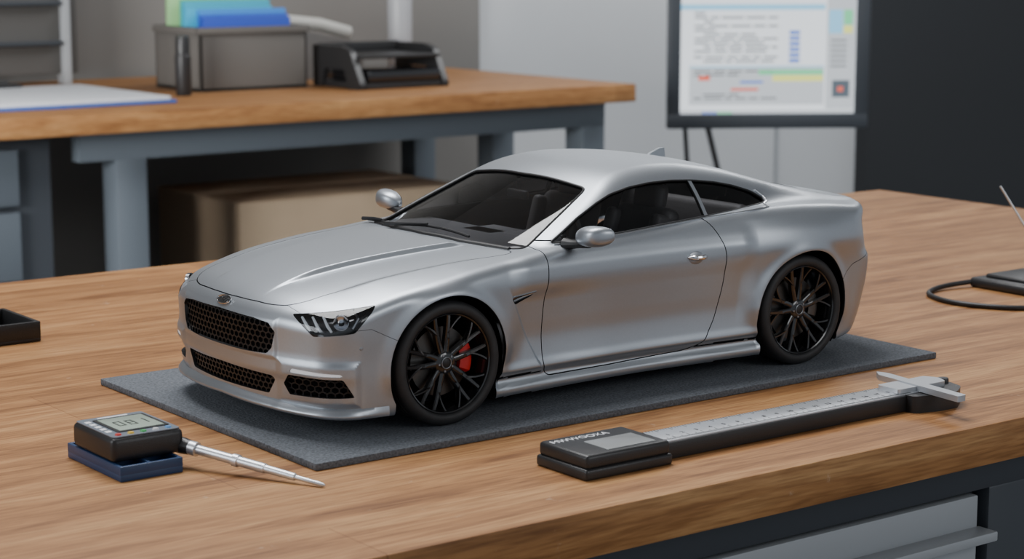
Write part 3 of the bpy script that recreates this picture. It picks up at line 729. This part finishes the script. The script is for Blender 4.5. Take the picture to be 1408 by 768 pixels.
P_(dv,'cable',g_tube(bez([(.615,.045,TOP+.005),(.575,.052,TOP+.003),(.545,.042,TOP+.002),(.53,.015,TOP+.002),(.532,-.015,TOP+.002),(.555,-.045,TOP+.002),(.61,-.060,TOP+.002),(.72,-.07,TOP+.002)]),.0020,10),BLACKM)
P_(dv,'plug',g_tube([(.560,-.047,TOP+.0035),(.585,-.056,TOP+.0035),(.63,-.064,TOP+.0035)],.0034,10),mat('blue_plug',(.01,.03,.35),.35))
P_(dv,'aerial',g_tube([(.665,.02,TOP+.009),(.628,.045,TOP+.078)],[.0013,.0008],8),SATIN)
# ============================================================ BACK BENCH
bb=empty('workbench',(1.2,2.3,0),'long wooden-topped bench with blue-grey steel legs against the wall','workbench')
P_(bb,'worktop',box_mm((-.9,1.95,.866),(1.87,2.70,.900),.003,2),WOOD2)
P_(bb,'frame_rail',g_join(box_mm((.75,2.02,.815),(1.85,2.05,.867),.001),box_mm((.75,2.62,.815),(1.85,2.65,.867),.001),box_mm((1.82,2.05,.815),(1.85,2.62,.867),.001)),STEELB)
for (x,y) in ((.815,2.02),(1.795,2.02),(1.80,2.32),(.815,2.6),(1.795,2.6)): P_(bb,'leg',box_mm((x,y,0),(x+.055,y+.055,.817),.002),STEELB)
c2=empty('drawer_cabinet',(0,0,0),'blue-grey steel drawer cabinet standing beneath the rear bench','cabinet')
P_(c2,'cabinet_body',box_mm((-.1,2.02,0),(.70,2.6,.865),.002),STEELD)
zz=.845
for h in (.10,.12,.14,.16,.2):
    d=P_(c2,'drawer_front',box_mm((-.08,2.005,zz-h+.01),(.64,2.022,zz),.002),STEELB)
    o=mk('drawer_pull',*box_mm((.1,1.992,zz-.035),(.5,2.006,zz-.022),.002),STEELG); o.parent=d
    zz-=h
rk=empty('steel_stand',(1.4,2.35,0),'low grey steel stand beneath the rear bench','stand')
P_(rk,'shelf_plate',box_mm((1.10,2.12,.43),(1.70,2.56,.45),.002),STEELG)
for (x,y) in ((1.11,2.13),(1.67,2.13),(1.11,2.53),(1.67,2.53)): P_(rk,'leg',box_mm((x,y,0),(x+.02,y+.02,.431),.001),STEELG)
CARD=mat('cardboard',(.50,.38,.26),.8,noise=.08,nscale=8)
cb=empty('cardboard_box',(1.4,2.35,.45),'plain brown cardboard box under the rear bench','box')
P_(cb,'box_body',box_mm((1.13,2.18,.45),(1.62,2.5,.70),.003),CARD)
for (y0,y1) in ((2.178,2.335),(2.345,2.502)): P_(cb,'box_flap',box_mm((1.13,y0,.698),(1.62,y1,.703),.001),CARD)
GB=mat('bin_grey',(.105,.098,.09),.65)
bi=empty('storage_bin',(1.2,2.32,TOP),'dark grey open storage bin filled with coloured folders','storage bin')
bx0,bx1,by0,by1,bz=1.093,1.315,2.244,2.42,.116
P_(bi,'bin_body',g_join(box_mm((bx0,by0,TOP),(bx1,by1,TOP+.006)),box_mm((bx0,by0,TOP),(bx1,by0+.005,TOP+bz),.001),box_mm((bx0,by1-.005,TOP),(bx1,by1,TOP+bz),.001),box_mm((bx0,by0,TOP),(bx0+.005,by1,TOP+bz),.001),box_mm((bx1-.005,by0,TOP),(bx1,by1,TOP+bz),.001)),GB)
P_(bi,'bin_rim',g_join(box_mm((bx0-.006,by0-.006,TOP+bz-.012),(bx1+.006,by0+.004,TOP+bz),.001),box_mm((bx0-.006,by0,TOP+bz-.012),(bx0+.004,by1,TOP+bz),.001),box_mm((bx1-.004,by0,TOP+bz-.012),(bx1+.006,by1,TOP+bz),.001)),GB)
fc=[(.02,.06,.42),(.02,.08,.5),(.03,.22,.62),(.02,.38,.6),(.02,.35,.5),(.08,.45,.25),(.30,.55,.25)]
fh=[.132,.137,.146,.150,.160,.163,.172]
for k,c_ in enumerate(fc):
    y=by0+.016+k*.022; hgt=TOP+fh[k]
    o=tag(mk('folder',*g_box(((bx0+bx1)/2+.008*(k%3-1),y,(TOP+.007+hgt)/2),(.18,.014,hgt-TOP-.007),.001,2),mat('folder%d'%k,c_,.5)),['dark blue','blue','sky blue','turquoise','teal','green','lime green'][k]+' cardboard folder standing in the grey bin','folder'); o['group']='folders in the storage bin'
tag(mk('marker_pen',*g_lathe([(0,0),(.013,0),(.014,.002),(.014,.07),(.0125,.072),(.0125,.10),(.011,.105),(0,.105)],'z',24,c=(1.035,2.20,TOP)),PLK),'thick black marker standing upright beside the grey bin','marker')
nb=empty('notebook',(.78,2.25,TOP),'white paper pad on a blue clipboard lying on the rear bench','notebook')
P_(nb,'clipboard',box_mm((.58,2.06,TOP),(.95,2.44,TOP+.006),.002),mat('clip_blue',(.04,.10,.36),.4))
P_(nb,'paper_pad',box_mm((.59,2.065,TOP+.006),(.94,2.42,TOP+.012),.001),mat('paper',(.62,.64,.67),.7))
P_(nb,'clip',g_join(box_mm((.72,2.40,TOP+.011),(.82,2.435,TOP+.018),.002),g_tube([(.74,2.42,TOP+.02),(.80,2.42,TOP+.02)],.005,8)),PLK)
og=empty('desk_organiser',(1.44,2.19,TOP),'black two-tier desk organiser tray on the rear bench','desk organiser')
P_(og,'tray_base',g_join(box_mm((1.355,2.12,TOP),(1.55,2.28,TOP+.012),.003),box_mm((1.36,2.13,TOP+.055),(1.54,2.28,TOP+.062),.003),box_mm((1.36,2.272,TOP+.055),(1.54,2.28,TOP+.080),.002)),PLK)
for x in (1.35,1.535):
    M3=Matrix(((0,0,1,0),(1,0,0,0),(0,1,0,0),(0,0,0,1)))
    P_(og,'side_panel',g_prism(rpoly([(2.115,TOP+.01),(2.15,TOP+.070),(2.18,TOP+.078),(2.28,TOP+.078),(2.28,TOP),(2.25,TOP),(2.24,TOP+.035),(2.17,TOP+.035),(2.16,TOP),(2.115,TOP)],.006,3),x,x+.012,M3),PLK)
P_(og,'drawer',box_mm((1.37,2.118,TOP+.013),(1.53,2.26,TOP+.035),.003),BLACKG)
tag(mk('bottle',*g_lathe([(0,0),(.022,0),(.024,.003),(.024,.17),(.020,.185),(.012,.195),(.012,.205),(.014,.206),(.014,.225),(0,.225)],'z',32,c=(1.60,2.36,TOP)),mat('bottle_grey',(.36,.37,.39),.4)),'tall pale grey plastic bottle behind the black organiser','bottle')
OFW=mat('offwhite',(.55,.54,.50),.5)
sp_=empty('document_holder',(1.46,2.46,TOP),'grey desk box with pale rolled paper lying on top','desk box')
P_(sp_,'box_body',g_prism(rpoly([(1.38,TOP),(1.38,TOP+.085),(1.42,TOP+.095),(1.54,TOP+.07),(1.56,TOP)],.01,4),-2.50,-2.42,Matrix(((1,0,0,0),(0,0,-1,0),(0,1,0,0),(0,0,0,1)))),mat('deskbox_grey',(.16,.155,.15),.5))
P_(sp_,'paper_roll',g_tube([(1.39,2.46,TOP+.115),(1.47,2.455,TOP+.106),(1.54,2.455,TOP+.088)],.013,14),OFW)
dvd=empty('divider_frame',(.75,2.62,TOP),'dark grey divider screen with slim pale posts on the bench','divider')
P_(dvd,'panel',box_mm((-.3,2.60,TOP+.02),(1.02,2.615,TOP+.6),.002),mat('divider_dark',(.085,.082,.078),.7))
P_(dvd,'post',box_mm((.985,2.585,TOP),(1.0,2.62,TOP+.6),.002),STEELG)
for h in (.075,.15): P_(dvd,'shelf_rail',box_mm((-.3,2.58,TOP+h),(.98,2.60,TOP+h+.008),.001),STEELD)
# ============================================================ MONITOR
Fv=Vector((.599,.8007,0)); Rv=Vector((.8007,-.599,0)); Cx=Vector((-.6171,-.9765,0))
mc=Cx+Fv*4.3+Rv*.549
mo=empty('monitor',(mc.x,mc.y,0),'dark grey flat monitor showing a document window on thin rod stand','monitor')
ang_=math.atan2(Rv.y,Rv.x)+math.radians(4)
mo.rotation_euler=(0,0,ang_)
W_,zb,zt=.436,.772,1.15
def LM(name,g,m,p=mo): return mk(name,g[0],g[1],m,p)
hw=W_/2
LM('bezel',g_join(box_mm((-hw,-.012,zb),(hw,.012,zb+.032),.003),box_mm((-hw,-.012,zt-.03),(hw,.012,zt),.003),box_mm((-hw,-.012,zb+.03),(-hw+.028,.012,zt-.025),.003),box_mm((hw-.03,-.012,zb+.03),(hw,.012,zt-.025),.003),box_mm((-hw+.02,.0,zb+.02),(hw-.02,.03,zt-.02),.006)),STEELD)
def em(name,c,s=1.): return mat(name,(0.02,.02,.02),.4,emis=c,estr=s*1.9)
EW=em('screen_white',(.64,.68,.72)); EG=em('screen_grey',(.40,.43,.46)); ET=em('screen_text',(.12,.13,.14)); EB=em('screen_blue',(.03,.12,.5)); ER=em('screen_red',(.6,.09,.05)); EY=em('screen_yellow',(.60,.62,.16)); EGn=em('screen_green',(.12,.5,.25)); EC=em('screen_cyan',(.20,.46,.66)); EP=em('screen_panel',(.06,.08,.10))
LM('screen',box_mm((-hw+.027,-.006,zb+.031),(hw-.029,.001,zt-.029)),EW)
xl,xr,z0_=-hw+.027,hw-.029,zb+.031; y_=-.0063
def strip(rects,lay=0): return g_join(*[box_mm((xl+a,y_-.0004-.0004*lay,z0_+b_),(xl+c_,y_,z0_+d_)) for a,b_,c_,d_ in rects])
wS=xr-xl
LM('taskbar',strip([(0,0,wS,.008)]),EG)
LM('side_pane',strip([(wS-.064,.010,wS-.002,.33)]),EG)
LM('lower_pane',strip([(.02,.020,wS-.068,.100)]),EG)
LM('title_bar',strip([(0,.222,wS-.068,.234)]),EC)
LM('divider_line',strip([(.02,.100,wS-.068,.103)]),EC)
import random; random.seed(4)
for k,zq in enumerate([.213,.204,.195,.186,.177,.168,.159,.150,.141,.132,.120,.111,.090,.082,.040,.032]):
    x=.03+.02*(k%3==2); tl=[]
    while x<.20:
        w=random.uniform(.015,.05); tl.append((x,zq,min(x+w,.21),zq+.004)); x+=w+.006
        if random.random()<.12: break
    LM('text_line',strip(tl,1),ET)
LM('document_links',strip([(.235,.17-.012*k,.258,.178-.012*k) for k in range(6)],1),EB); LM('link_text',strip([(.13,.066,.18,.071)],1),EB)
LM('highlight',strip([(.04,.072,.065,.082)],1),ER); LM('highlight',strip([(.11,.050,.17,.056)],1),ER)
LM('highlight_bar',strip([(.17,.084,wS-.07,.095)],1),EGn)
LM('highlight_band',strip([(.20,.070,wS-.07,.083)],1),EY)
LM('palette_panel',strip([(wS-.060,.172,wS-.030,.222)],1),EC); LM('palette_swatch',strip([(wS-.028,.190,wS-.008,.222)],1),EGn); LM('palette_swatch',strip([(wS-.028,.172,wS-.008,.188)],1),EY)
LM('side_text',strip([(wS-.055,.10+k*.011,wS-.02,.104+k*.011) for k in range(6)],1),ET)
LM('thumbnail',strip([(wS-.05,.035,wS-.012,.072)],1),EP)
LM('thumbnail_mark',strip([(wS-.038,.048,wS-.026,.058)],2),ER)
LM('tool_icons',strip([(.05+.011*k,.0015,.057+.011*k,.0065) for k in range(3)],1),EB); LM('tool_icon',strip([(.083+.011*k,.0015,.09+.011*k,.0065) for k in range(3)],1),EGn)
for pts,r in (([(-.178,.0,zb+.01),(-.172,.0,zb-.07),(-.12,.0,.02)],.0055),([(-.13,.0,zb+.01),(-.107,.0,zb-.08),(.06,.0,.02)],.0065)): LM('stand_rod',g_tube(pts,r,10),BLACKM)
LM('stand_base',g_prism(rpoly([(-.25,-.12),(.25,-.12),(.25,.15),(-.25,.15)],.03,4),0,.022),STEELD)
# ============================================================ ROOM
def st(name,g,m): o=mk(name,g[0],g[1],m); o['kind']='structure'; return o
WALLL=mat('wall_light',(.52,.54,.56),.75,noise=.03,nscale=3); WALLD=mat('wall_dark',(.022,.024,.027),.6); WALLB=mat('wall_brown',(.175,.168,.158),.8,noise=.04,nscale=3)
st('floor',box_mm((-4,-4,-.05),(6,2.85,0)),mat('floor_grey',(.16,.16,.16),.5,noise=.1,nscale=4))
st('wall_back',box_mm((-4,2.75,0),(6,2.85,2.8)),WALLL)
st('wall_alcove',box_mm((-4,2.725,0),(2.06,2.7499,2.8)),WALLB)
st('wall_corner',box_mm((3.32,2.70,0),(6,2.7499,2.8)),WALLD)
st('trim_1',box_mm((3.02,2.742,0),(3.027,2.7499,2.8)),STEELG)
st('ceiling',box_mm((-4,-4,2.8),(6,2.85,2.85)),mat('ceiling_white',(.6,.6,.6),.8))
# ============================================================ LIGHT
def area(name,loc,tgt,size,sy,pw,col=(1,1,1),spread=None):
    l=bpy.data.lights.new(name,'AREA'); l.shape='RECTANGLE'; l.size=size; l.size_y=sy; l.energy=pw; l.color=col
    if spread: l.spread=math.radians(spread)
    o=bpy.data.objects.new(name,l); o.location=loc; o.rotation_euler=(Vector(tgt)-Vector(loc)).to_track_quat('-Z','Y').to_euler(); link(o); return o
area('ceiling_lamp',(.1,.6,2.6),(.1,.2,.9),1.2,.9,45,(.99,.99,1))
area('window_lamp',(-2.4,.6,1.9),(.1,0,.95),1.2,1.0,23,(.92,.96,1))
area('fill_lamp',(.9,-2.4,2.0),(.1,0,.95),1.4,.8,13,(.97,.985,1))
area('rear_wall_fill',(2.7,1.5,2.5),(2.2,2.7,.8),1.6,.8,40,(.98,.99,1))  # added fill light, no fixture: lifts the back wall brightness
area('under_bench_fill',(-1.3,.95,1.15),(1.3,2.35,.55),.8,.6,14,(1,.99,.97),75)  # added narrow-spread fill, no real source: brightens the space beneath the rear bench
w=bpy.data.worlds.new('world'); bpy.context.scene.world=w; w.use_nodes=True
w.node_tree.nodes['Background'].inputs[0].default_value=(.77,.83,.91,1); w.node_tree.nodes['Background'].inputs[1].default_value=.52
# ============================================================ CAMERA
cam=bpy.data.cameras.new('camera'); co=bpy.data.objects.new('camera',cam); link(co)
co.location=(-.6171,-.9765,Z0+.264); ph=math.atan(464/2745)
dv3=Vector((.599*math.cos(ph),.8007*math.cos(ph),-math.sin(ph))); co.rotation_euler=dv3.to_track_quat('-Z','Y').to_euler()
cam.sensor_width=36; cam.lens=36*2745/1408; cam.clip_start=.05; cam.clip_end=50
cam.dof.use_dof=True; cam.dof.focus_distance=1.16; cam.dof.aperture_fstop=16
bpy.context.scene.camera=co
